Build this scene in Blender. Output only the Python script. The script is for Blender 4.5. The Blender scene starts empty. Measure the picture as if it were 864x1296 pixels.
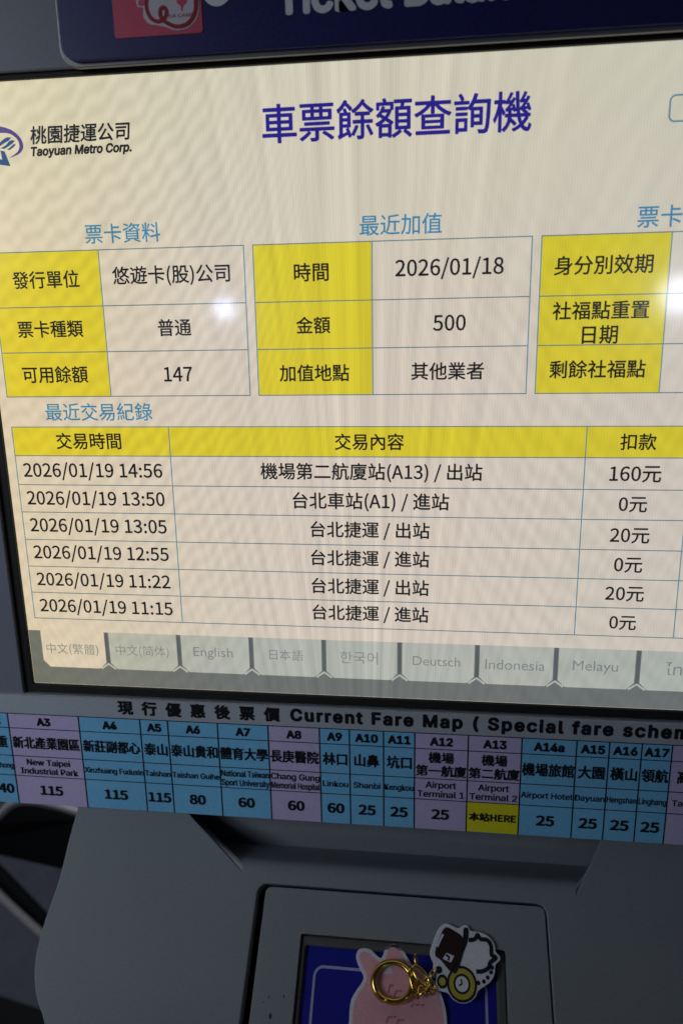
import bpy, bmesh, math, os, random
from mathutils import Vector, Matrix
random.seed(4)
sc = bpy.context.scene
COL = sc.collection
U = 0.30                                   # metres per drawing unit (the monitor is 0.325 m wide)

# ------------------------------------------------------------------ camera
# drawing units: X right along the face, Y up, Z out of the face towards the visitor
F, CX, CY = 940.0, 432.0, 648.0
R = Matrix(((0.9925641, -0.01669962, -0.12057206),
            (-0.01258447, 0.9711578, -0.23810536),
            (0.12107076, 0.23785217, 0.96372621)))
CAM = R.transposed() @ Vector((0, 0, 1))
M = Matrix(((1, 0, 0), (0, 0, -1), (0, 1, 0)))     # drawing -> world axes
def W(p): return (M @ Vector(p)) * U
cd = bpy.data.cameras.new('camera'); cam = bpy.data.objects.new('camera', cd); COL.objects.link(cam)
rot = (M @ R.transposed()).to_4x4()
cam.matrix_world = Matrix.Translation(W(CAM)) @ rot
cd.sensor_fit = 'VERTICAL'; cd.sensor_height = 36; cd.sensor_width = 24; cd.lens = 36 * F / 1296
cd.clip_start = 0.01; cd.clip_end = 100
cd.dof.use_dof = True; cd.dof.focus_distance = 0.305; cd.dof.aperture_fstop = 9
sc.camera = cam

# ------------------------------------------------------------------ world, lamps, exposure
wd = bpy.data.worlds.new('World'); sc.world = wd; wd.use_nodes = True
bg = wd.node_tree.nodes['Background']; bg.inputs[0].default_value = (0.80, 0.92, 1.15, 1); bg.inputs[1].default_value = 0.010
def ray_dir(px, py):
    return (R.transposed() @ Vector(((px - CX) / F, (CY - py) / F, -1))).normalized()
def on_face(px, py, z=0.0):
    d = ray_dir(px, py); t = (z - CAM.z) / d.z
    return CAM + d * t
def lamp(name, pos, watts, radius, colour):
    l = bpy.data.lights.new(name, 'POINT'); l.energy = watts; l.shadow_soft_size = radius; l.color = colour
    o = bpy.data.objects.new(name, l); o.location = pos; COL.objects.link(o); return o
def mirrored(px, py, dist):
    d = ray_dir(px, py); p = on_face(px, py); d.z = -d.z
    return W(p) + (M @ d) * dist
# two hall lamps seen mirrored in the monitor's front
lamp('hall_or_fill_lamp', mirrored(284, 391, 4.0), 3.4, 0.050, (0.60, 0.70, 1.0))
lamp('hall_or_fill_lamp', mirrored(859, 373, 4.0), 7.0, 0.095, (0.74, 0.82, 1.0))
lamp('hall_or_fill_lamp', (-0.9, 0.55, 1.6), 42, 0.08, (0.88, 0.92, 1.0))      # added fill lamp, no fixture there; brightens floor and chair behind the machine
al = bpy.data.lights.new('key_light', 'AREA'); al.energy = 0.31; al.size = 0.4; al.spread = math.radians(49); al.color = (0.82, 0.9, 1.0)  # added key light with no fixture; makes the body dimmer towards the right
ao = bpy.data.objects.new('key_light', al); ao.location = (-0.75, -0.6, 0.30); COL.objects.link(ao)
ao.rotation_euler = (Vector((-0.24, 0, 0.0)) - ao.location).to_track_quat('-Z', 'Y').to_euler()
sc.view_settings.view_transform = 'Standard'; sc.view_settings.look = 'None'
sc.view_settings.exposure = 0; sc.view_settings.gamma = 1

# ------------------------------------------------------------------ materials
def newmat(name):
    m = bpy.data.materials.new(name); m.use_nodes = True
    return m, m.node_tree, m.node_tree.nodes['Principled BSDF']
def paint(name, col, rough=0.45, metal=0.0, speck=0.07, scale=1300, bump=0.10, blotch=0.06):
    """painted / printed / metal surface with fine grain and faint blotches"""
    m, nt, b = newmat(name)
    b.inputs['Roughness'].default_value = rough; b.inputs['Metallic'].default_value = metal
    tc = nt.nodes.new('ShaderNodeTexCoord')
    n = nt.nodes.new('ShaderNodeTexNoise'); n.inputs['Scale'].default_value = scale; n.inputs['Detail'].default_value = 2
    n2 = nt.nodes.new('ShaderNodeTexNoise'); n2.inputs['Scale'].default_value = 14; n2.inputs['Detail'].default_value = 5
    nt.links.new(tc.outputs['Object'], n.inputs['Vector']); nt.links.new(tc.outputs['Object'], n2.inputs['Vector'])
    def ramp(src, amp):
        r = nt.nodes.new('ShaderNodeMapRange'); r.inputs[1].default_value = 0.3; r.inputs[2].default_value = 0.7
        r.inputs[3].default_value = 1 - amp; r.inputs[4].default_value = 1 + amp
        nt.links.new(src, r.inputs[0]); return r.outputs[0]
    mu = nt.nodes.new('ShaderNodeMath'); mu.operation = 'MULTIPLY'
    nt.links.new(ramp(n.outputs[0], speck), mu.inputs[0]); nt.links.new(ramp(n2.outputs[0], blotch), mu.inputs[1])
    vm = nt.nodes.new('ShaderNodeVectorMath'); vm.operation = 'SCALE'; vm.inputs[0].default_value = col
    nt.links.new(mu.outputs[0], vm.inputs['Scale']); nt.links.new(vm.outputs[0], b.inputs['Base Color'])
    if bump:
        bp = nt.nodes.new('ShaderNodeBump'); bp.inputs['Strength'].default_value = bump; bp.inputs['Distance'].default_value = 0.0002
        nt.links.new(n.outputs[0], bp.inputs['Height']); nt.links.new(bp.outputs[0], b.inputs['Normal'])
    return m

def lcd_pattern():
    """node group: moire bands of an LCD pixel raster plus viewing-angle tint, both painted into emission (factor colour)"""
    g = bpy.data.node_groups.new('lcd_moire_tint', 'ShaderNodeTree')
    g.interface.new_socket('Factor', in_out='OUTPUT', socket_type='NodeSocketVector')
    N, L = g.nodes, g.links
    out = N.new('NodeGroupOutput'); tc = N.new('ShaderNodeTexCoord')
    sep = N.new('ShaderNodeSeparateXYZ'); L.new(tc.outputs['Object'], sep.inputs[0])
    def math_(op, a, b=None, c=None):
        n = N.new('ShaderNodeMath'); n.operation = op
        for i, v in enumerate((a, b, c)):
            if v is None: continue
            if isinstance(v, (int, float)): n.inputs[i].default_value = v
            else: L.new(v, n.inputs[i])
        return n.outputs[0]
    x = math_('DIVIDE', sep.outputs['X'], U); y = math_('DIVIDE', sep.outputs['Z'], U)
    dx = math_('SUBTRACT', x, 0.03)
    nz = N.new('ShaderNodeTexNoise'); nz.inputs['Scale'].default_value = 24; nz.inputs['Detail'].default_value = 2
    L.new(tc.outputs['Object'], nz.inputs['Vector'])
    wob = math_('MULTIPLY', math_('SUBTRACT', nz.outputs[0], 0.5), 7.0)
    # ripples: upright in the middle, leaning outwards left and right
    v = math_('MULTIPLY', math_('ABSOLUTE', math_('MULTIPLY', dx, math_('POWER', 2.718, math_('MULTIPLY', y, 4.0)))), 14.0)
    fan = math_('LOGARITHM', math_('ADD', v, math_('SQRT', math_('MULTIPLY_ADD', v, v, 1.0))), 2.718)
    side = math_('MULTIPLY_ADD', math_('GREATER_THAN', dx, 0.0), -18.0, 62.0)
    s1 = math_('SINE', math_('MULTIPLY_ADD', fan, side, math_('ADD', wob, math_('MULTIPLY', math_('SINE', math_('MULTIPLY_ADD', x, 150.0, math_('MULTIPLY', y, 25.0))), 0.9))))
    lean2 = math_('MULTIPLY_ADD', math_('SUBTRACT', y, 0.10), -1.3, 1.0)
    s2 = math_('SINE', math_('MULTIPLY_ADD', math_('MULTIPLY', dx, lean2), 330.0, math_('MULTIPLY', wob, -1.7)))
    fine = math_('SINE', math_('MULTIPLY', x, 1800.0))
    st = N.new('ShaderNodeTexNoise'); st.inputs['Scale'].default_value = 1; st.inputs['Detail'].default_value = 4
    ms = N.new('ShaderNodeCombineXYZ')                        # streaks that spread towards the top
    L.new(math_('MULTIPLY', math_('DIVIDE', dx, math_('ADD', y, 0.95)), 78.0), ms.inputs[0]); L.new(math_('MULTIPLY', y, 1.2), ms.inputs[1])
    L.new(ms.outputs[0], st.inputs['Vector'])
    streak = math_('MULTIPLY', math_('SUBTRACT', st.outputs[0], 0.5), 2.0)
    # where each is strong
    mid = math_('POWER', 2.718, math_('MULTIPLY', math_('MULTIPLY', dx, dx), -32.0))
    nm = N.new('ShaderNodeTexNoise'); nm.inputs['Scale'].default_value = 9; nm.inputs['Detail'].default_value = 1
    mp = N.new('ShaderNodeMapping'); mp.inputs['Location'].default_value = (3.1, 1.7, 0.4)
    L.new(tc.outputs['Object'], mp.inputs['Vector']); L.new(mp.outputs[0], nm.inputs['Vector'])
    msk = math_('MULTIPLY', nm.outputs[0], 1.4)
    def rng(v, lo, hi):
        n = N.new('ShaderNodeMapRange'); n.interpolation_type = 'SMOOTHSTEP'; n.inputs[1].default_value = lo; n.inputs[2].default_value = hi
        L.new(v, n.inputs[0]); return n.outputs[0]
    a = math_('MULTIPLY', math_('MULTIPLY', s1, msk), math_('MULTIPLY', math_('MULTIPLY_ADD', mid, -0.062, 0.074), rng(math_('ADD', math_('MULTIPLY', x, 0.8), y), 0.75, 0.25)))
    b = math_('MULTIPLY', s2, 0.018)
    c = math_('ADD', math_('MULTIPLY', fine, 0.032), math_('MULTIPLY', streak, math_('MULTIPLY_ADD', mid, 0.34, 0.06)))
    rip = math_('ADD', math_('ADD', a, b), math_('ADD', c, 1.0))
    # viewing-angle tint painted in: warm at the left, pinkish middle, greyer at upper right
    def mixc(f, c0, c1):
        n = N.new('ShaderNodeMix'); n.data_type = 'RGBA'; L.new(f, n.inputs[0])
        n.inputs[6].default_value = (*c0, 1); n.inputs[7].default_value = (*c1, 1); return n.outputs[2]
    lr = mixc(rng(x, -0.56, -0.06), LCD_LEFT, LCD_MID)
    tp = mixc(rng(y, 0.15, 0.6), (1, 1, 1), LCD_TOP)
    rt = mixc(rng(x, 0.05, 0.5), (1, 1, 1), LCD_RIGHT)
    v1 = N.new('ShaderNodeVectorMath'); v1.operation = 'MULTIPLY'; L.new(lr, v1.inputs[0]); L.new(tp, v1.inputs[1])
    v2 = N.new('ShaderNodeVectorMath'); v2.operation = 'MULTIPLY'; L.new(v1.outputs[0], v2.inputs[0]); L.new(rt, v2.inputs[1])
    v3 = N.new('ShaderNodeVectorMath'); v3.operation = 'SCALE'; L.new(v2.outputs[0], v3.inputs[0]); L.new(rip, v3.inputs['Scale'])
    L.new(v3.outputs[0], out.inputs[0])
    return g
LCD_LEFT, LCD_MID = (1.16, 1.07, 0.86), (1.02, 1.00, 1.01)
LCD_TOP, LCD_RIGHT = (0.96, 1.03, 0.95), (0.92, 0.95, 0.98)
LCD = lcd_pattern()
def screen(name, col, raster=True):
    """a lit patch of the monitor: emission under a semi-matt front film"""
    m, nt, b = newmat(name)
    b.inputs['Base Color'].default_value = (0.006, 0.006, 0.007, 1)
    b.inputs['Roughness'].default_value = 0.075
    b.inputs['Coat Weight'].default_value = 0.9; b.inputs['Coat Roughness'].default_value = 0.21
    b.inputs['Emission Strength'].default_value = 1
    if raster:
        g = nt.nodes.new('ShaderNodeGroup'); g.node_tree = LCD
        v = nt.nodes.new('ShaderNodeVectorMath'); v.operation = 'MULTIPLY'; v.inputs[1].default_value = col
        nt.links.new(g.outputs[0], v.inputs[0]); nt.links.new(v.outputs[0], b.inputs['Emission Color'])
    else:
        b.inputs['Emission Color'].default_value = (*col, 1)
    return m

MT = {}
MT['body'] = paint('grey_powder_coat', (0.205, 0.222, 0.275), 0.48)
MT['console'] = paint('grey_console_coat', (0.225, 0.248, 0.275), 0.5)
MT['black'] = paint('black_rubber', (0.006, 0.006, 0.006), 0.7)
MT['rim'] = paint('grey_reader_rim', (0.085, 0.085, 0.085), 0.5)
MT['dark'] = paint('dark_grey_plastic', (0.03, 0.03, 0.032), 0.5)
MT['navy'] = paint('navy_print', (0.018, 0.016, 0.14), 0.42, speck=0.2)
MT['signtxt'] = paint('white_sign_vinyl', (0.92, 0.92, 0.96), 0.5)
MT['trim'] = paint('aluminium_trim', (0.25, 0.25, 0.26), 0.38, 0.6)
MT['cardred'] = paint('red_card_print', (0.74, 0.09, 0.17), 0.4)
MT['cardpale'] = paint('pale_card_print', (0.74, 0.68, 0.74), 0.4)
MT['cardink'] = paint('crimson_ink', (0.40, 0.01, 0.03), 0.4)
MT['strip'] = paint('grey_strip_print', (0.46, 0.50, 0.54), 0.42)
MT['blue'] = paint('sky_blue_print', (0.22, 0.60, 0.92), 0.42)
MT['purple'] = paint('lilac_print', (0.62, 0.53, 0.82), 0.42)
MT['yellow'] = paint('yellow_print', (0.90, 0.84, 0.02), 0.42)
MT['ink'] = paint('black_ink', (0.008, 0.008, 0.012), 0.45)
MT['plate'] = paint('blue_reader_plate', (0.012, 0.016, 0.30), 0.3)
MT['pline'] = paint('pale_blue_line', (0.36, 0.40, 0.62), 0.4)
MT['pink'] = paint('pink_card_print', (0.78, 0.40, 0.46), 0.4)
MT['pinkink'] = paint('dusky_pink_ink', (0.52, 0.15, 0.21), 0.4)
MT['white'] = paint('white_card_edge', (0.70, 0.70, 0.78), 0.4)
MT['gold'] = paint('brass', (0.86, 0.60, 0.14), 0.17, 1.0, speck=0.05)
MT['goldink'] = paint('ochre_print', (0.45, 0.38, 0.06), 0.4)
MT['brown'] = paint('dark_brown_print', (0.022, 0.010, 0.012), 0.4)
MT['floor'] = paint('floor_tile', (0.17, 0.18, 0.23), 0.35, scale=60)
MT['tube'] = paint('dull_steel_tube', (0.85, 0.82, 0.80), 0.42, 0.4, scale=200)
MT['pad'] = paint('black_vinyl', (0.008, 0.008, 0.009), 0.6)
MT['s_cream'] = screen('lit_cream', (0.645, 0.580, 0.490))
MT['s_yellow'] = screen('lit_yellow', (0.66, 0.56, 0.035))
MT['s_rule'] = screen('lit_slate_rule', (0.095, 0.175, 0.21))
MT['s_line'] = screen('lit_teal_line', (0.11, 0.25, 0.31))
MT['s_text'] = screen('lit_black_text', (0.012, 0.012, 0.014), False)
MT['s_head'] = screen('lit_blue_heading', (0.045, 0.225, 0.40))
MT['s_title'] = screen('lit_indigo', (0.022, 0.015, 0.24))
MT['s_violet'] = screen('lit_violet', (0.07, 0.035, 0.24))
MT['s_navy'] = screen('lit_navy', (0.012, 0.055, 0.22))
MT['s_bar'] = screen('lit_grey_bar', (0.15, 0.165, 0.16))
MT['s_tab'] = screen('lit_pale_tab', (0.43, 0.455, 0.405))
MT['s_tabtxt'] = screen('lit_tab_text', (0.22, 0.24, 0.24))
MT['s_sep'] = screen('lit_separator', (0.10, 0.115, 0.12))

# ------------------------------------------------------------------ mesh helpers
class MB:
    """collects polygons (drawing units) with material slots into ONE mesh object"""
    def __init__(s): s.v, s.f, s.m, s.mats, s.smooth = [], [], [], [], []
    def slot(s, key):
        if key not in s.mats: s.mats.append(key)
        return s.mats.index(key)
    def add(s, vs, fs, key, smooth=False):
        o = len(s.v); s.v += [tuple(v) for v in vs]; k = s.slot(key)
        for f in fs: s.f.append([i + o for i in f]); s.m.append(k); s.smooth.append(smooth)
    def quad(s, x0, y0, x1, y1, z, key): s.add([(x0, y0, z), (x1, y0, z), (x1, y1, z), (x0, y1, z)], [(0, 1, 2, 3)], key)
    def box(s, x0, y0, z0, x1, y1, z1, key):
        s.add([(x0, y0, z0), (x1, y0, z0), (x1, y1, z0), (x0, y1, z0), (x0, y0, z1), (x1, y0, z1), (x1, y1, z1), (x0, y1, z1)],
              [(0, 3, 2, 1), (4, 5, 6, 7), (0, 1, 5, 4), (1, 2, 6, 5), (2, 3, 7, 6), (3, 0, 4, 7)], key)
    def hline(s, x0, x1, y, z, key, w=0.0012): s.quad(x0, y - w / 2, x1, y + w / 2, z, key)
    def vline(s, x, y0, y1, z, key, w=0.0014): s.quad(x - w / 2, y0, x + w / 2, y1, z, key)
    def build(s, name, parent=None, mapf=W, origin=None):
        me = bpy.data.meshes.new(name)
        o = Vector(origin) if origin is not None else Vector((0, 0, 0))
        me.from_pydata([Vector(mapf(v)) - o for v in s.v], [], s.f)
        for k in s.mats: me.materials.append(MT[k])
        me.polygons.foreach_set('material_index', s.m); me.polygons.foreach_set('use_smooth', s.smooth)
        me.update()
        ob = bpy.data.objects.new(name, me); COL.objects.link(ob); ob.location = o
        if parent: set_parent(ob, parent)
        return ob
def set_parent(ob, parent):
    bpy.context.view_layer.update()
    ob.parent = parent; ob.matrix_parent_inverse = parent.matrix_world.inverted()
def thing(name, label, cat, loc, group=None):
    o = bpy.data.objects.new(name, None); o.empty_display_size = 0.02; COL.objects.link(o); o.location = loc
    o['label'] = label; o['category'] = cat
    if group: o['group'] = group
    bpy.context.view_layer.update(); return o
# fonts that ship with Blender; the built-in face is used when one is missing
def face(fn):
    try: return bpy.data.fonts.load(os.path.join(bpy.utils.system_resource('DATAFILES', path='fonts'), fn))
    except Exception: return None
SANS, HAN = face('Inter.woff2'), face('Noto Sans CJK Regular.woff2')
_cache = {}
def glyphs(body, font=None, bold=0.0, shear=0.0, space=1.0):
    key = (body, font.name if font else '', bold, shear, space)
    if key not in _cache:
        c = bpy.data.curves.new('t', 'FONT'); c.body = body; c.shear = shear; c.space_character = space
        c.resolution_u = 3
        if font: c.font = font
        o = bpy.data.objects.new('t', c); COL.objects.link(o); bpy.context.view_layer.update()
        me = o.to_mesh()
        vs = [(v.co.x, v.co.y) for v in me.vertices]; fs = [list(p.vertices) for p in me.polygons]
        o.to_mesh_clear(); bpy.data.objects.remove(o); bpy.data.curves.remove(c)
        if bold:                                                  # heavier strokes: a few copies a hair apart
            k = bold * 0.75; base, bf, n0 = vs, fs, len(vs); vs, fs = [], []
            for ox, oy in ((0, 0), (k, 0), (-k, 0), (0, k), (0, -k), (k * .7, k * .7), (-k * .7, k * .7), (k * .7, -k * .7), (-k * .7, -k * .7)):
                o_ = len(vs); vs = vs + [(x + ox, y + oy, o_ // n0 * 1.2e-5) for x, y in base]; fs = fs + [[i + o_ for i in f] for f in bf]
        else: vs = [(x, y, 0.0) for x, y in vs]
        xs = [v[0] for v in vs]; ys = [v[1] for v in vs]
        _cache[key] = (vs, fs, min(xs), max(xs), min(ys), max(ys))
    return _cache[key]
def write(mb, body, x0, x1, yc, key, z, h=None, hmax=None, **kw):
    """set a line of lettering so that its ink fills x0..x1, centred on yc; h = ink height (None: natural)"""
    vs, fs, a, b, c, d = glyphs(body, **kw)
    sx = (x1 - x0) / (b - a); sy = sx if h is None else h / (d - c)
    if hmax and sy * (d - c) > hmax: sy = hmax / (d - c)
    mb.add([(x0 + (v[0] - a) * sx, yc + (v[1] - (c + d) / 2) * sy, z + v[2]) for v in vs], fs, key)
def rr(x0, y0, x1, y1, r, n=6):
    """rounded rectangle outline, anticlockwise"""
    out = []
    for cx, cy, a0 in ((x1 - r, y0 + r, -90), (x1 - r, y1 - r, 0), (x0 + r, y1 - r, 90), (x0 + r, y0 + r, 180)):
        for i in range(n + 1):
            a = math.radians(a0 + 90 * i / n); out.append((cx + r * math.cos(a), cy + r * math.sin(a)))
    return out
def ribbon(mb, pts, w, z, key, closed=False):
    """flat line of width w along a 2-D polyline"""
    n = len(pts); L = []
    for i, p in enumerate(pts):
        a = pts[(i - 1) % n] if (closed or i) else p; b = pts[(i + 1) % n] if (closed or i < n - 1) else p
        d = Vector((b[0] - a[0], b[1] - a[1])).normalized(); nn = Vector((-d.y, d.x)) * w / 2
        L += [(p[0] + nn.x, p[1] + nn.y, z + i * 8e-6), (p[0] - nn.x, p[1] - nn.y, z + i * 8e-6)]
    fs = [(2 * i, 2 * i + 1, (2 * i + 3) % (2 * n), (2 * i + 2) % (2 * n)) for i in range(n if closed else n - 1)]
    mb.add(L, fs, key)
def disc(cx, cy, r, n=28, ry=None): return [(cx + r * math.cos(2 * math.pi * i / n), cy + (ry or r) * math.sin(2 * math.pi * i / n)) for i in range(n)]
def spline_pts(pts, k=5, closed=True):
    """Catmull-Rom smoothing of an outline"""
    n = len(pts); out = []
    for i in range(n if closed else n - 1):
        g = lambda j: pts[j % n] if closed else pts[min(max(j, 0), n - 1)]
        p0, p1, p2, p3 = (Vector(g(i + j)) for j in (-1, 0, 1, 2))
        for q in range(k):
            t = q / k
            out.append(tuple(0.5 * ((2 * p1) + (p2 - p0) * t + (2 * p0 - 5 * p1 + 4 * p2 - p3) * t * t + (3 * p1 - p0 - 3 * p2 + p3) * t ** 3)))
    if not closed: out.append(tuple(pts[-1]))
    return out
def slab(mb, loops, z0, z1, key, bevel=0.0):
    """solid plate with holes from 2-D outlines (first = outer); bevelled rims"""
    c = bpy.data.curves.new('s', 'CURVE'); c.dimensions = '2D'; c.fill_mode = 'BOTH'
    for lp in loops:
        sp = c.splines.new('POLY'); sp.points.add(len(lp) - 1); sp.use_cyclic_u = True
        for p, q in zip(sp.points, lp): p.co = (q[0], q[1], 0, 1)
    half = (z1 - z0) / 2
    c.bevel_depth = bevel; c.bevel_resolution = 2; c.extrude = half - bevel; c.offset = -bevel
    o = bpy.data.objects.new('s', c); COL.objects.link(o); bpy.context.view_layer.update()
    me = o.to_mesh()
    mb.add([(v.co.x, v.co.y, v.co.z + (z0 + z1) / 2) for v in me.vertices], [list(p.vertices) for p in me.polygons], key)
    o.to_mesh_clear(); bpy.data.objects.remove(o); bpy.data.curves.remove(c)
def tube(mb, pts, r, key, n=12, closed=False):
    pts = [Vector(p) for p in pts]; N = len(pts); vs = []; up = None
    for i, p in enumerate(pts):
        a = pts[(i - 1) % N] if (closed or i) else p; b = pts[(i + 1) % N] if (closed or i < N - 1) else p
        t = (b - a).normalized()
        if up is None: up = t.orthogonal().normalized()
        up = (up - t * up.dot(t)).normalized(); w = t.cross(up)
        for k in range(n):
            q = 2 * math.pi * k / n; vs.append(p + (up * math.cos(q) + w * math.sin(q)) * r)
    fs = []
    for i in range(N if closed else N - 1):
        j = (i + 1) % N
        for k in range(n): fs.append((i * n + k, i * n + (k + 1) % n, j * n + (k + 1) % n, j * n + k))
    if not closed: fs += [tuple(range(n - 1, -1, -1)), tuple(range((N - 1) * n, N * n))]
    mb.add(vs, fs, key, True)
def X(px, py): return on_face(px, py).x
def Yf(px, py): return on_face(px, py).y

# ------------------------------------------------------------------ the setting
FLOOR = -3.7
mb = MB(); mb.box(-30, FLOOR - 0.2, -30, 30, FLOOR, 30, 'floor'); fl = mb.build('floor'); fl['kind'] = 'structure'

# ------------------------------------------------------------------ the machine: housing, monitor, console
SX0, SX1, SY0, SY1 = -0.4705, 0.6115, -0.2712, 0.5440        # lit area of the monitor
ZH = 0.012                                                    # housing face stands proud of the monitor
machine = thing('inquiry_machine', 'grey ticket balance machine with lit monitor above a sloping card reader console', 'ticket machine', W((0.07, FLOOR, -0.5)))
mb = MB()
HX0, HX1, HY0, HY1 = -0.78, 0.92, -0.470, 1.05
slab(mb, [rr(HX0, HY0, HX1, HY1, 0.03), rr(SX0 - 0.013, SY0 - 0.0125, SX1 + 0.013, SY1 + 0.0065, 0.004)[::-1]], -0.03, ZH, 'body', 0.0015)
mb.box(HX0 + 0.005, HY0 + 0.004, -0.55, HX1 - 0.005, HY1 - 0.005, -0.0305, 'body')
mb.build('housing', machine)
mb = MB()
g0, g1 = 0.0, 0.0
slab(mb, [rr(SX0 - 0.0127, SY0 - 0.0122, SX1 + 0.0127, SY1 + 0.0062, 0.004), rr(SX0, SY0, SX1, SY1, 0.001)[::-1]], -0.004, 0.006, 'black', 0.001)
mb.build('screen_gasket', machine)

mb = MB(); mb.box(SX0 - 0.005, SY0 - 0.005, -0.02, SX1 + 0.005, SY1 + 0.005, 0.0, 's_cream')
display = mb.build('display', machine)
Z1, Z2, Z3 = 0.0005, 0.0009, 0.0014

# title and the operator's mark
mb = MB(); write(mb, '車票餘額查詢機', -0.0885, 0.2295, Yf(500, 149), 's_title', Z1, font=HAN, bold=0.007)
mb.build('title_lettering', display)
mb = MB()
write(mb, '桃園捷運公司', X(38.5, 172), X(165.5, 166), Yf(102, 168.5), 's_text', Z1, font=HAN, bold=0.010, shear=0.12)
write(mb, 'Taoyuan Metro Corp.', X(40, 193), X(167, 187), Yf(104, 190.5), 's_text', Z1, font=SANS, bold=0.050, shear=0.2)
P2 = lambda *q: [tuple(on_face(a, b).xy) for a, b in q]
def poly(mb, pts, z, key): mb.add([(p[0], p[1], z) for p in pts], [tuple(range(len(pts)))], key)
kk = 60 / 864
arc_o = spline_pts(P2((-16, 161), (-6, 160), (2, 160.3), (10, 162.5), (18, 166.5), (26, 174), (30, 183), (29, 190), (24, 195.5), (13, 200)), 4, False)
arc_i = spline_pts(P2((-16, 170), (-6, 169), (2, 168.5), (10, 168.8), (16, 171), (22, 176), (25, 182.5), (24.5, 189), (21, 194), (13, 199.6)), 4, False)
n = len(arc_o)
mb.add([(p[0], p[1], Z1) for p in arc_o + arc_i], [(i, n + i, n + i + 1, i + 1) for i in range(n - 1)], 's_violet')
for q in (((-3, 186), (1, 180), (7, 175), (10, 173.8), (15, 174), (12, 178), (6, 181.5), (0, 185.5)),
          ((1, 188), (8, 184), (12, 179), (15, 177.4), (19.5, 178), (17, 181.5), (12, 185), (7, 188.5)),
          ((9.5, 189.6), (14, 186), (17, 183), (21, 182), (18.5, 186), (13, 190))):
    poly(mb, P2(*q), Z1, 's_navy')
poly(mb, P2((1, 190.5), (6.5, 191.5), (14, 210.5), (0, 208.5), (-14, 206), (-8, 203), (0, 201.5), (3.5, 202)), Z1, 's_navy')
mb.build('operator_logo', display)
mb = MB(); x0, y0 = X(846.5, 140), Yf(847, 154); ribbon(mb, rr(x0, y0, x0 + 0.10, y0 + 0.027, 0.006), 0.002, Z1, 's_line', True)
mb.build('corner_button', display)
for body, q in (('票卡資料', (108, 297, 203, 293)), ('最近加值', (455, 285.5, 559, 282.5)), ('票卡效期', (806, 275.5, 922, 270)), ('最近交易紀錄', (58, 521.5, 193, 521))):
    mb = MB(); write(mb, body, X(q[0], q[1]), X(q[2], q[3]), Yf((q[0] + q[2]) / 2, (q[1] + q[3]) / 2), 's_head', Z1, font=HAN, bold=0.004)
    mb.build('section_heading', display)
# three information tables
T = (0.3432, 0.2738, 0.2152, 0.1565)
def item(mb, body, pl, pr, py, py2=None, bold=0.007, h=None):
    py2 = py if py2 is None else py2
    write(mb, body, X(pl, py), X(pr, py2), Yf((pl + pr) / 2, (py + py2) / 2), 's_text', Z3, font=HAN, bold=bold, h=h)
TABLES = (
    (-0.4579, -0.3090, -0.1178, (('發行單位', 17, 101, 355, 353), ('票卡種類', 23.5, 106, 417.5, 415.5), ('可用餘額', 29.5, 112, 474.5, 473.5),
                                 ('悠遊卡(股)公司', 143, 291.5, 350, 347), ('普通', 200.5, 242.5, 414.5), ('147', 208, 244, 473.5))),
    (-0.1061, 0.0434, 0.2357, (('時間', 372, 416, 344.5), ('金額', 375, 418, 411.5), ('加值地點', 354, 442, 472),
                               ('2026/01/18', 500, 637, 341, 338), ('500', 547.5, 589, 408.5), ('其他業者', 520, 612, 469.5))),
    (0.2470, 0.3957, 0.5850, (('身分別效期', 700.5, 826, 337, 333), ('社福點重置', 698.5, 821, 394, 391), ('日期', 735.5, 781, 424.5, 422.5), ('剩餘社福點', 694.5, 816, 467.5, 466.5))))
for xl, xc, xr, items in TABLES:
    mb = MB(); mb.quad(xl, T[3], xc, T[0], Z1, 's_yellow')
    for y in T: mb.hline(xl - 0.0007, xr + 0.0007, y, Z2, 's_rule')
    for x in (xl, xc, xr): mb.vline(x, T[3], T[0], Z2 + 0.0001, 's_line')
    for it in items: item(mb, *it)
    mb.build('information_table', display)
# the transaction list
RW = (0.1152, 0.0753, 0.0341, -0.0055, -0.0460, -0.0862, -0.1261, -0.1662)
CXS = (-0.4568, -0.2324, 0.3128, 0.4401, 0.5850)
mb = MB(); mb.quad(CXS[0], RW[1], CXS[4], RW[0], Z1, 's_yellow')
for y in RW: mb.hline(CXS[0] - 0.0007, CXS[4] + 0.0007, y, Z2, 's_rule')
for x in CXS: mb.vline(x, RW[7], RW[0], Z2 + 0.0001, 's_line')
for it in (('交易時間', 72, 154, 558), ('交易內容', 423.5, 511, 559), ('扣款', 784, 830, 559),
           ('2026/01/19 14:56', 31, 206, 597, 596), ('2026/01/19 13:50', 35.5, 209, 632), ('2026/01/19 13:05', 39.5, 211.5, 666.5),
           ('2026/01/19 12:55', 44, 214, 701), ('2026/01/19 11:22', 48, 216, 735.5), ('2026/01/19 11:15', 52, 219, 768.5, 769.5),
           ('機場第二航廈站(A13) / 出站', 330, 610, 597.5, 598.5), ('台北車站(A1) / 進站', 370.5, 568, 634.5, 636), ('台北捷運 / 出站', 393, 543.5, 670.5, 672.5),
           ('台北捷運 / 進站', 393.5, 543, 706.5, 708.5), ('台北捷運 / 出站', 394.5, 542.5, 742, 744.5), ('台北捷運 / 進站', 395.5, 542, 775.5, 778.5),
           ('160元', 770.5, 836, 599.5, 600.5), ('0元', 782, 818, 638.5), ('20元', 771, 821, 677.5, 678), ('0元', 776, 812, 715), ('20元', 765, 814, 751, 752), ('0元', 770, 804, 787.5, 788.5)):
    item(mb, *it)
mb.build('transaction_table', display)
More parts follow.
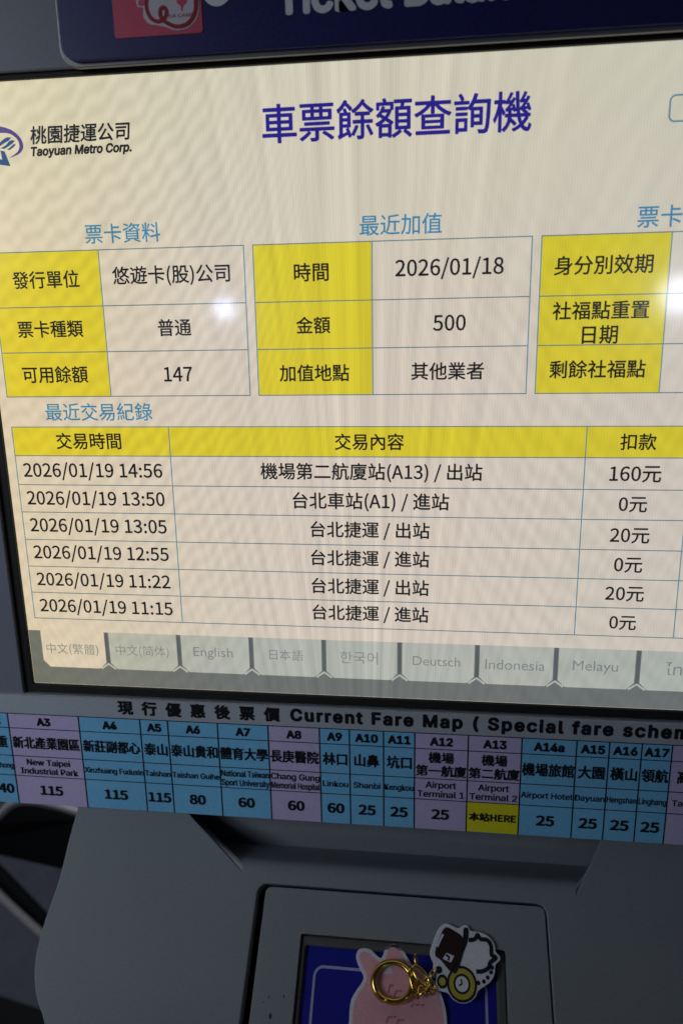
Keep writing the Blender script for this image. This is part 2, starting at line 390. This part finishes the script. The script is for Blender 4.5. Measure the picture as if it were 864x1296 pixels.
# language tabs along the bottom
TY1, TY0 = Yf(300, 806), Yf(318, 853.5)
mb = MB(); mb.quad(SX0 + 0.0005, SY0 + 0.0005, SX1 - 0.0005, TY1, 0.0003, 's_bar'); mb.build('tab_bar', display)
seps = [X(50, 822) + 0.002] + [X(a, b) for a, b in ((137, 828), (227.5, 830), (318.5, 832), (410, 835), (505.5, 838), (603, 841), (702.5, 845), (806, 850))] + [0.53]
words = (('中文(繁體)', 60, 125, 821, 822), ('中文(简体)', 147.5, 214, 823.5, 824.5), ('English', 245.5, 295, 826.5, 827), ('日本語', 341, 384, 828, 829), ('한국어', 430.5, 478, 831.5, 832.5),
         ('Deutsch', 522, 582, 835.5, 837.5), ('Indonesia', 613.5, 689, 840, 842.5), ('Melayu', 724, 781, 843.5, 845.5), ('ไทย', 841, 877, 845.5, 847))
for i, (body, pl, pr, a, b) in enumerate(words):
    x0, x1 = seps[i], seps[i + 1]; mb = MB(); ch = 0.010
    poly(mb, [(x0 + 0.0035, TY1), (x0 + 0.0035, TY0 + ch), (x0 + 0.0035 + ch, TY0), (x1 - 0.0035 - ch, TY0), (x1 - 0.0035, TY0 + ch), (x1 - 0.0035, TY1)], Z1, 's_cream' if i == 0 else 's_tab')
    if i: mb.quad(x0 - 0.0022, TY0 + 0.008, x0 + 0.0022, TY1, Z2, 's_sep')
    if i: ribbon(mb, [(x0 - 0.011, TY0 + 0.0005), (x0, TY0 + 0.0085), (x0 + 0.011, TY0 + 0.0005)], 0.003, Z3, 's_tab')
    lat = body.isascii()
    write(mb, body, X(pl, a), X(pr, b), Yf((pl + pr) / 2, (a + b) / 2), 's_tabtxt', Z3, font=None if lat or i in (4, 8) else HAN, hmax=0.019)
    o = mb.build('language_tab', display)
    if i == 0: o['label'] = 'selected cream language tab'

# sloping console, its plane in (x, s down the slope, h above it)
PIT = math.radians(40)
E0 = Vector((0, -0.4725, 0.004)); ES = Vector((0, -math.sin(PIT), math.cos(PIT))); EN = Vector((0, math.cos(PIT), math.sin(PIT)))
def CW(p): return W(E0 + Vector((p[0], 0, 0)) + ES * p[1] + EN * p[2])
def LP(px, py, h=0.0):
    d = ray_dir(px, py); t = ((E0 + EN * h) - CAM).dot(EN) / d.dot(EN); q = CAM + d * t
    return (q.x, (q - E0).dot(ES))
Hl, Hr = LP(306, 1103), LP(728, 1131); Hs = (Hl[1] + Hr[1]) / 2
Tl, Tr = LP(236, 1023), LP(762, 1056)
left = [LP(*q) for q in ((101, 1013), (88, 1060), (75, 1112), (60, 1155), (50, 1188), (44.5, 1215), (43.5, 1240), (47, 1266), (56, 1296))]
xm = (Hl[0] + Hr[0]) / 2
left += [(left[-1][0] + 0.022, left[-1][1] + 0.05), (left[-1][0] + 0.05, left[-1][1] + 0.11), (left[-1][0] + 0.10, left[-1][1] + 0.19), (left[-1][0] + 0.20, left[-1][1] + 0.25)]
smax = left[-1][1]; left[0] = (left[0][0], 0.0)
left = spline_pts(left, 4, False)
right = [(2 * xm - x, s) for x, s in reversed(left)]
outer = left + right + [(Tr[0], 0.0), (Hr[0], Hs), (Hl[0], Hs), (Tl[0], 0.0)]
gl, gr = LP(303, 1296)[0], LP(700, 1296)[0]; gl, gr = (LP(327, 1121)[0] + gl) / 2, (LP(692, 1147)[0] + gr) / 2
gs = (LP(400, 1122)[1] + LP(660, 1143)[1]) / 2
mb = MB()
slab(mb, [outer, rr(gl, gs, gr, smax - 0.07, 0.014)], -0.022, 0.0, 'console', 0.0022)
# recess under the monitor: a shelf running back from the fold, with its two cheeks
FP = math.radians(-24); FD = Vector((0, math.sin(FP), -math.cos(FP)))
hinge = E0 + ES * Hs
prof = []
for i in range(7):                                           # rounded fold
    a = PIT + (FP - PIT) * i / 6; prof.append(a)
pts = [hinge + ES * 0.014 + EN * 0.0004, hinge + ES * 0.002 + EN * 0.0004]
for a in prof: pts.append(pts[-1] + Vector((0, math.sin(a), -math.cos(a))) * 0.0042)
pts.append(pts[-1] + FD * 0.075)
ev = []
L0 = Hl[0]; R0 = Hr[0]
for i, p in enumerate(pts):
    f = min(1.0, max(0.0, (p - pts[1]).length - 0.012) / 0.10)
    ev += [(L0 - 0.09 * f, p.y, p.z), (R0 + 0.16 * f, p.y, p.z)]
def unC(v):                                                  # drawing units -> console coordinates
    q = Vector(v) - E0; return (v[0], q.dot(ES), q.dot(EN))
ev = [unC(v) for v in ev]
mb.add(ev, [(2 * i, 2 * i + 1, 2 * i + 3, 2 * i + 2) for i in range(len(pts) - 1)], 'console', True)
for side, (hx, tx) in ((0, (Hl[0], Tl[0])), (1, (Hr[0], Tr[0]))):
    k = len(pts); vs = [ev[2 * i + side] for i in range(k)]
    top = [(hx + (tx - hx) * i / (k - 1), Hs * (1 - i / (k - 1)), -0.003) for i in range(k - 1)] + [(tx + (tx - hx) * 0.5, -Hs * 0.5, -0.003)]
    mb.add(vs + top, [(i, i + 1, k + i + 1, k + i) for i in range(k - 1)], 'console', True)
wy = pts[-1].y
back = [unC((-0.30, wy - 0.02, pts[-1].z)), unC((0.55, wy - 0.02, pts[-1].z)), unC((0.55, wy + 0.4, pts[-1].z)), unC((-0.30, wy + 0.4, pts[-1].z))]
mb.add(back, [(0, 1, 2, 3)], 'console')
mb.build('console_shell', machine, CW)
mb = MB(); mb.box(gl - 0.01, gs - 0.01, -0.06, gr + 0.01, smax - 0.06, -0.045, 'black')
for a, b in ((gl - 0.01, gl), (gr, gr + 0.01)): mb.box(a, gs, -0.0448, b, smax - 0.07, -0.024, 'black')
mb.build('cavity_liner', machine, CW)
# reader panel in the opening, reader window in the panel
pl_, pr_, ps_ = gl + 0.0115, gr - 0.0020, gs + 0.0032
fl_, fr_ = (LP(382, 1183)[0] + LP(368.5, 1296)[0]) / 2, (LP(636, 1203)[0] + LP(646, 1290)[0]) / 2
fs_ = (LP(400, 1184)[1] + LP(620, 1200)[1]) / 2
mb = MB(); slab(mb, [rr(pl_, ps_, pr_, smax - 0.078, 0.009), rr(fl_, fs_, fr_, fs_ + 0.30, 0.003)], -0.030, -0.001, 'console', 0.0012)
for px, py, r in ((342, 1286, 0.0035), (340, 1262, 0.0015), (359, 1261, 0.0018), (378, 1263, 0.002), (333, 1268, 0.0012)):
    x, s = LP(px, py); poly(mb, disc(x, s, r * 0.6, 10, r), -0.0006, 'dark')
mb.build('reader_panel', machine, CW)
mb = MB(); slab(mb, [rr(fl_ + 0.0006, fs_ + 0.0006, fr_ - 0.0006, fs_ + 0.2994, 0.003), rr(fl_ + 0.007, fs_ + 0.013, fr_ - 0.013, fs_ + 0.29, 0.003)], -0.020, -0.006, 'rim', 0.0025)
rd = mb.build('card_reader', machine, CW)
mb = MB(); mb.box(fl_ + 0.003, fs_ + 0.004, -0.024, fr_ - 0.004, fs_ + 0.296, -0.0115, 'plate')
mb.build('sensor_plate', rd, CW)
mb = MB(); wl, wr = fl_ + 0.022, fr_ - 0.026; ws = (LP(430, 1224)[1] + LP(410, 1223)[1]) / 2
ribbon(mb, rr(wl, ws, wr, fs_ + 0.27, 0.012, 8), 0.0034, -0.0110, 'pline', True)
mb.build('plate_outline', rd, CW)
ZP = -0.0105                                                  # what lies on the plate starts here
# pedestal
mb = MB()
mb.box(-0.25, FLOOR + 0.05, -0.52, 0.45, -0.62, -0.08, 'body'); mb.box(-0.36, FLOOR, -0.56, 0.56, FLOOR + 0.05, 0.02, 'dark')
mb.box(-0.20, -0.70, -0.10, 0.40, -0.56, 0.02, 'body')
mb.box(-0.25, -0.63, -0.50, 0.45, -0.4655, -0.36, 'body')
mb.build('pedestal', machine)

# ------------------------------------------------------------------ blue sign above the monitor
sign = thing('header_sign', 'dark blue sign with white English lettering and a red card picture, above the monitor', 'sign', W((0.07, 0.548, ZH)))
mb = MB(); bx0, by0 = -0.3225, 0.5530
slab(mb, [rr(bx0 - 0.0045, by0 - 0.0052, 0.78, 0.98, 0.022)], ZH, ZH + 0.006, 'trim', 0.0012); mb.build('edge_trim', sign)
mb = MB(); slab(mb, [rr(bx0, by0, 0.775, 0.975, 0.020)], ZH + 0.0058, ZH + 0.012, 'navy', 0.0012); mb.build('board', sign)
zs = ZH + 0.0125
def SP(px, py): return tuple(on_face(px, py, zs).xy)
a, b = SP(350, 17.5), SP(645, 0.5)
mb = MB(); vs, fs, ga, gb, gc, gd = glyphs('Ticket Balan', font=SANS, bold=0.045)
sx = (b[0] - a[0]) / (gb - ga); vs, fs, ga, gb, gc, gd = glyphs('Ticket Balance', font=SANS, bold=0.045)
mb.add([(a[0] + (v[0] - ga) * sx, a[1] + v[1] * sx * 1.0, zs + v[2]) for v in vs], fs, 'signtxt'); mb.build('lettering', sign)
mb = MB(); c0, c1 = SP(146, 49.5), SP(257, 41); cy = (c0[1] + c1[1]) / 2
cw = c1[0] - c0[0]; slab(mb, [rr(c0[0], cy, c1[0], cy + cw * 0.63, 0.004)], zs - 0.0008, zs + 0.0004, 'cardred')
zc = zs + 0.0008
k = 200 / 864
Q = lambda *q: [tuple(on_face(130 + a * k, b * k, zc).xy) for a, b in q]
blob = spline_pts(Q((215, -60), (185, -10), (190, 35), (222, 45), (222, 90), (255, 130), (300, 138), (345, 148), (400, 165), (460, 155), (505, 115), (525, 60), (522, -10), (500, -90), (360, -130)), 5)
poly(mb, blob, zc, 'cardpale')
ribbon(mb, spline_pts(Q((245, -20), (240, 40), (262, 95), (300, 118), (335, 105), (350, 70), (338, 42), (318, 50), (316, 85), (340, 118), (400, 145), (455, 135), (490, 100), (508, 50), (508, -20)), 5, False), 0.0042, zc + 0.0003, 'cardink')
poly(mb, spline_pts(Q((408, -20), (406, 15), (425, 32), (430, 58), (438, 58), (440, 34), (458, 15), (456, -20)), 3), zc + 0.0003, 'cardred')
poly(mb, spline_pts(Q((200, 0), (195, 28), (222, 32), (240, 10), (235, -20)), 3), zc + 0.0003, 'cardred')
q0, q1 = Q((360, 92), (500, 76)); write(mb, 'GA CAMP', q0[0], q1[0], (q0[1] + q1[1]) / 2, 'cardink', zc + 0.0003, font=SANS, h=0.0036)
mb.build('card_picture', sign)
mb = MB(); p = SP(274, -14); poly(mb, disc(p[0], p[1], 0.0175), zs, 'signtxt'); mb.build('round_mark', sign)

# ------------------------------------------------------------------ fare map strip under the monitor
SB, ST = -0.4697, -0.2845
fare = thing('fare_map_sign', 'long printed fare strip in blue and lilac columns under the monitor', 'sign', W((0.07, SB, ZH)))
mb = MB(); mb.box(-0.70, SB, ZH, 0.85, ST, ZH + 0.004, 'strip'); mb.build('backing_strip', fare)
zf = ZH + 0.0045
sh = lambda px, py: on_face(px, py, zf)
sk = (CAM.z - zf) / CAM.z                                     # the strip stands a little nearer than the monitor
fx = lambda x: CAM.x + (x - CAM.x) * sk
fy = lambda y: CAM.y + (y - CAM.y) * sk
mb = MB()
a, b = sh(149, 896), sh(354, 904); write(mb, '現行優惠後票價', a.x, b.x, (a.y + b.y) / 2, 'ink', zf, font=HAN, bold=0.020, space=1.42)
a, b = sh(367, 906), sh(890, 931); y = (sh(449, 908).y + sh(780, 924).y) / 2
write(mb, 'Current Fare Map ( Special fare scheme', a.x, b.x, y - 0.002, 'ink', zf, font=SANS, bold=0.055, space=1.18)
mb.build('title_lettering', fare)
EX = [fx(v) for v in (-0.570, -0.5220, -0.4075, -0.3105, -0.2673, -0.1908, -0.1145, -0.0382, 0.0057, 0.0552, 0.1001, 0.1759, 0.2505, 0.3255, 0.3696, 0.4129, 0.4530, 0.545)]
RY = [fy(v) for v in (-0.3245, -0.3492, -0.3972, -0.4318, -0.4700)]; RY[4] = SB + 0.0006
CC = (('A2', '三重', ('Sanchong',), '140', 'b'), ('A3', '新北產業園區', ('New Taipei', 'Industrial Park'), '115', 'p'), ('A4', '新莊副都心', ('Xinzhuang Fuduxin',), '115', 'b'),
      ('A5', '泰山', ('Taishan',), '115', 'b'), ('A6', '泰山貴和', ('Taishan Guihe',), '80', 'b'), ('A7', '體育大學', ('National Taiwan', 'Sport University'), '60', 'b'),
      ('A8', '長庚醫院', ('Chang Gung', 'Memorial Hospital'), '60', 'p'), ('A9', '林口', ('Linkou',), '60', 'b'), ('A10', '山鼻', ('Shanbi',), '25', 'b'), ('A11', '坑口', ('Kengkou',), '25', 'b'),
      ('A12', '機場/第一航廈', ('Airport', 'Terminal 1'), '25', 'p'), ('A13', '機場/第二航廈', ('Airport', 'Terminal 2'), '本站HERE', 'p'), ('A14a', '機場旅館', ('Airport Hotel',), '25', 'b'),
      ('A15', '大園', ('Dayuan',), '25', 'b'), ('A16', '橫山', ('Hengshan',), '25', 'b'), ('A17', '領航', ('Linghang',), '25', 'b'), ('A18', '高鐵桃園', ('Taoyuan HSR',), '', 'p'))
def fit(mb, body, cx, yc, h, wmax, ref='H', wide=1.0, **kw):
    """lettering of a given cap (or Han) height, squeezed sideways when wider than its cell"""
    vs, fs, a, b, c, d = glyphs(body, **kw); r = glyphs(ref, font=kw.get('font')); k = h / (r[5] - r[4])
    sx = min(k * wide, wmax / (b - a)); mid = (r[4] + r[5]) / 2 if ref == 'H' else (c + d) / 2
    mb.add([(cx + (v[0] - (a + b) / 2) * sx, yc + (v[1] - mid) * k, zf + 0.0008 + v[2]) for v in vs], fs, 'ink')
for i, (num, han, eng, price, tone) in enumerate(CC):
    x0, x1 = EX[i], EX[i + 1]; cx = (x0 + x1) / 2; w = x1 - x0 - 0.003; mb = MB()
    key = 'blue' if tone == 'b' else 'purple'
    mb.quad(x0, RY[3] if 'HERE' in price else RY[4], x1, RY[0], zf, key)
    if 'HERE' in price: mb.quad(x0, RY[4], x1, RY[3], zf, 'yellow')
    for y in RY[:4]: mb.hline(x0, x1, y, zf + 0.0004, 'ink', 0.0013)
    mb.vline(x0, RY[4], RY[0], zf + 0.0005, 'ink', 0.0016)
    fit(mb, num, cx, (RY[0] + RY[1]) / 2, 0.0118, w, font=SANS, bold=0.05)
    parts = han.split('/')
    for j, hh in enumerate(parts):
        yy = (RY[1] + RY[2]) / 2 + (0.0 if len(parts) == 1 else (0.0105 if j == 0 else -0.0105))
        fit(mb, hh, cx, yy, 0.0185 if len(parts) == 1 else 0.0160, min(w, 0.0178 * len(hh)), ref='國', wide=1.15, font=HAN, bold=0.012)
    for j, e in enumerate(eng):
        yy = (RY[2] + RY[3]) / 2 + (0.0 if len(eng) == 1 else (0.0075 if j == 0 else -0.0075))
        fit(mb, e, cx, yy, 0.0098 if len(eng) == 2 else 0.0090, w, font=SANS, bold=0.015)
    if price: fit(mb, price, cx, (RY[3] + RY[4]) / 2 + 0.001, 0.0150 if price[0].isdigit() else 0.0125, w - 0.004, ref='H' if price[0].isdigit() else '國', wide=1.12, font=HAN, bold=0.018)
    o = mb.build('station_column', fare); o['label'] = ('lilac' if tone == 'p' else 'blue') + ' station column ' + num

# ------------------------------------------------------------------ things lying on the reader
CWP = lambda px, py, h: (*LP(px, py, h), h)
def C3(px, py, h): q = LP(px, py, h); return (q[0], q[1], h)
def origin_of(px, py, h): return CW(C3(px, py, h))
kp = 1 / 7.2
pig = [(440 + a * kp, 1160 + b * kp) for a, b in ((15, 1060), (13, 940), (18, 830), (34, 750), (75, 675), (128, 600), (142, 545), (112, 480), (82, 410), (75, 350), (98, 303), (150, 283), (210, 302), (258, 348),
       (300, 378), (326, 335), (336, 290), (362, 258), (402, 245), (452, 256), (502, 305), (545, 375), (585, 440), (670, 480), (760, 560), (830, 650), (870, 760), (895, 870), (905, 980), (905, 1080))]
pig += [(556, 1325), (520, 1345), (470, 1340)]
hp = ZP + 0.0045
po = spline_pts([LP(*q, hp) for q in pig], 4)
def inset(pts, w):
    n = len(pts); area = sum(pts[i][0] * pts[(i + 1) % n][1] - pts[(i + 1) % n][0] * pts[i][1] for i in range(n)); sg = 1 if area > 0 else -1; out = []
    for i, p in enumerate(pts):
        a, b = pts[i - 1], pts[(i + 1) % n]; d = Vector((b[0] - a[0], b[1] - a[1])).normalized(); out.append((p[0] - d.y * w * sg, p[1] + d.x * w * sg))
    return out
card = thing('pink_card', 'pink animal shaped transit card with round ears and white rim, lying on blue reader plate', 'transit card', origin_of(510, 1290, ZP))
mb = MB(); slab(mb, [po], ZP, hp, 'white', 0.0008); mb.build('card_body', card, CW)
mb = MB(); pts = inset(po, 0.0047); slab(mb, [pts], hp - 0.0005, hp + 0.0005, 'pink'); mb.build('pink_face', card, CW)
mb = MB()
def cl(px, py): return LP(440 + px * kp, 1160 + py * kp, hp + 0.001)
for (a, b), (w, h_) in (((395, 660), (0.007, 0.010)), ((460, 700), (0.010, 0.007)), ((455, 755), (0.013, 0.004)), ((400, 940), (0.014, 0.008)), ((480, 965), (0.010, 0.007)), ((640, 815), (0.020, 0.0035))):
    x, s = cl(a, b)
    for j in range(3): ribbon(mb, [(x - w / 2 + j * w / 3, s + h_ / 2 * math.cos(j * 2)), (x - w / 4 + j * w / 3, s - h_ / 2)], 0.0022, hp + 0.0009, 'pinkink')
x, s = cl(368, 490); poly(mb, [(x - 0.008, s + 0.005), (x + 0.007, s + 0.004), (x + 0.002, s - 0.010), (x - 0.003, s - 0.008)], hp + 0.0009, 'white')
mb.build('print', card, CW)

# top hat charm
kc = 1 / 7.2
def H(*q, h): return [LP(530 + a * kc, 1160 + b * kc, h) for a, b in q]
hb = 0.0006; ht = 0.0042                                      # it rests on the reader's frame and the console panel
out_px = ((150, 165), (180, 105), (220, 70), (260, 62), (310, 85), (360, 105), (395, 80), (440, 82), (475, 130), (545, 140), (620, 170), (680, 240), (700, 320), (738, 365), (735, 400), (700, 440), (690, 520), (655, 590),
          (590, 640), (540, 680), (510, 740), (450, 785), (380, 790), (310, 755), (265, 700), (200, 680), (165, 650), (155, 590), (160, 530), (125, 490), (130, 430), (105, 370), (98, 320), (125, 230))
charm = thing('hat_charm', 'flat acrylic charm printed with brown top hat and pocket watch', 'charm', origin_of(585, 1220, hb))
mb = MB(); slab(mb, [spline_pts(H(*out_px, h=ht), 4)], hb, ht, 'white', 0.0008); mb.build('acrylic_body', charm, CW)
zt = ht + 0.0006
mb = MB(); poly(mb, spline_pts(H((150, 300), (185, 190), (240, 98), (320, 130), (390, 180), (400, 230), (385, 330), (350, 430), (330, 500), (280, 495), (200, 400), (150, 360), h=zt), 3), zt, 'brown')
poly(mb, spline_pts(H((405, 115), (425, 100), (448, 120), (440, 230), (400, 340), (350, 500), (310, 510), (350, 400), (385, 290), (400, 190), h=zt), 3), zt + 0.0003, 'ink')
ribbon(mb, H((165, 275), (190, 215), (218, 160), h=zt), 0.003, zt + 0.0004, 'white')
poly(mb, H((215, 385), (250, 330), (320, 360), (290, 420), h=zt), zt + 0.0005, 'white')
ribbon(mb, H((245, 350), (275, 370), (265, 400), h=zt), 0.003, zt + 0.0007, 'ink')
mb.build('hat_print', charm, CW)
mb = MB(); ribbon(mb, spline_pts(H((450, 215), (510, 205), (530, 165), (560, 205), (620, 215), (655, 270), (660, 350), (700, 375), (650, 415), (630, 470), (570, 500), (520, 500), h=zt), 4, False), 0.0050, zt, 'ink')
for q in ((665, 465), (655, 508), (625, 555), (590, 592), (540, 605), (180, 485)):
    x, s = H(q, h=zt)[0]; poly(mb, disc(x, s, 0.0026 if q[0] > 200 else 0.0045, 10), zt, 'ink')
mb.build('outline_print', charm, CW)
mb = MB(); x, s = H((390, 615), h=zt)[0]
for r, key, dz in ((0.0205, 'ink', 0.0), (0.0175, 'goldink', 0.0002), (0.0115, 'ink', 0.0004), (0.0088, 'white', 0.0006)): poly(mb, disc(x, s, r * 0.95, 28, r), zt + dz, key)
ribbon(mb, [(x - 0.001, s - 0.005), (x, s), (x - 0.004, s + 0.002)], 0.0022, zt + 0.0008, 'ink')
x, s = H((212, 592), h=zt)[0]
for r, key, dz in ((0.0080, 'ink', 0.0), (0.0048, 'goldink', 0.0002)): poly(mb, disc(x, s, r * 0.9, 16, r), zt + dz, key)
mb.build('watch_print', charm, CW)

# brass key ring and its clasp
hz = hp + 0.0045
ring = thing('key_ring', 'brass split ring with small clasp links lying on the pink card', 'key ring', origin_of(498, 1243, hp))
cx_, cs_ = LP(497.5, 1243, hz); rx = (LP(523, 1243, hz)[0] - LP(472, 1243, hz)[0]) / 2; rs = (LP(497, 1269, hz)[1] - LP(497, 1217, hz)[1]) / 2
mb = MB()
coil = [(cx_ + rx * (1.02 - 0.09 * (t / 96)) * math.cos(t * 2 * math.pi / 48 + 2), cs_ + rs * (1.02 - 0.09 * (t / 96)) * math.sin(t * 2 * math.pi / 48 + 2), hz + 0.0035 * t / 96 + 0.004 * max(0, math.cos(t * 2 * math.pi / 48 + 2))) for t in range(97)]
tube(mb, coil, 0.0036, 'gold', 10)
mb.build('split_ring', ring, CW)
def oval(mb, a, b, hh, r, squash, tilt, key='gold'):
    """one wire link between two picture-traced ends"""
    p, q = Vector(C3(*a, hh)), Vector(C3(*b, hh)); c = (p + q) / 2; u = (q - p) / 2; v = Vector((-u.y, u.x, 0)).normalized() * u.length * squash
    v = v * math.cos(tilt) + Vector((0, 0, 1)) * u.length * squash * math.sin(tilt)
    tube(mb, [c + u * math.cos(2 * math.pi * i / 24) + v * math.sin(2 * math.pi * i / 24) for i in range(24)], r, key, 8, True)
kq = lambda a, b: (440 + a * kp, 1160 + b * kp)
for a, b, hh, r, sq, tl in ((kq(565, 470), kq(640, 740), hz + 0.006, 0.0022, 0.30, 0.9), (kq(600, 450), kq(745, 650), hz + 0.008, 0.0023, 0.42, 0.4), (kq(640, 700), kq(740, 610), hz + 0.009, 0.0020, 0.6, 0.7),
                            (kq(715, 560), kq(775, 700), hz + 0.007, 0.0018, 0.5, 0.3), (kq(735, 620), kq(800, 660), hz + 0.007, 0.0018, 0.55, 0.6), (kq(750, 540), kq(800, 480), hz + 0.006, 0.0012, 0.5, 0.5), (kq(615, 340), kq(625, 440), hz + 0.007, 0.0012, 0.3, 0.8)):
    mb = MB(); oval(mb, a, b, hh, r, sq, tl); mb.build('clasp_link', ring, CW)

# ------------------------------------------------------------------ behind the console, at the left
def at_depth(px, py, dist):                                   # a point that far from the camera, metres along its view axis
    d = ray_dir(px, py); ax = R.transposed() @ Vector((0, 0, -1)); return CAM + d * (dist / U / d.dot(ax))
chair = thing('tube_chair', 'black chair with bent steel tube frame, behind the console at lower left', 'chair', W((-2.2, FLOOR, -1.6)))
D = 0.85
mb = MB(); q = [at_depth(*p, D) for p in ((-160, 1140), (-45, 1066), (0, 1031), (13, 1019), (27, 1013.5), (48, 1014), (75, 1020), (105, 1029), (240, 1068))]
tube(mb, spline_pts([tuple(p) for p in q], 5, False), 0.016, 'tube', 14); mb.build('frame_tube', chair)
mb = MB(); q = [at_depth(*p, D * 1.01) for p in ((-150, 1090), (0, 1035), (30, 1017), (120, 1036), (240, 1070), (240, 1140), (75, 1099), (0, 1082), (-150, 1050))]
ax = R.transposed() @ Vector((0, 0, -1)); th = ax * 0.10
nq = len(q); mb.add([p for p in q] + [p + th for p in q], [tuple(range(nq)), tuple(range(2 * nq - 1, nq - 1, -1))] + [(i, nq + i, nq + (i + 1) % nq, (i + 1) % nq) for i in range(nq)], 'pad')
mb.build('back_pad', chair)
mb = MB(); tube(mb, [at_depth(*p, 1.0) for p in ((-60, 1078), (0, 1136), (60, 1190), (140, 1262))], 0.020, 'tube', 14); mb.build('leg', chair)
mb = MB(); tube(mb, [at_depth(*p, 1.03) for p in ((-60, 1050), (0, 1108), (60, 1170), (140, 1246))], 0.034, 'pad', 14); mb.build('leg', chair)
def on_floor(px, py, y=FLOOR): d = ray_dir(px, py); return CAM + d * ((y - CAM.y) / d.y)
mb = MB(); q = [on_floor(*p, FLOOR + 0.03) for p in ((-60, 1243), (0, 1260), (52, 1277), (130, 1300), (160, 1500), (-80, 1500))]
nq = len(q); mb.add(q + [Vector((p.x, FLOOR, p.z)) for p in q], [tuple(range(nq)), tuple(range(2 * nq - 1, nq - 1, -1))] + [(i, nq + i, nq + (i + 1) % nq, (i + 1) % nq) for i in range(nq)], 'black')
mat_ = mb.build('floor_mat'); mat_['label'] = 'black rubber mat on the grey floor left of the console'; mat_['category'] = 'mat'
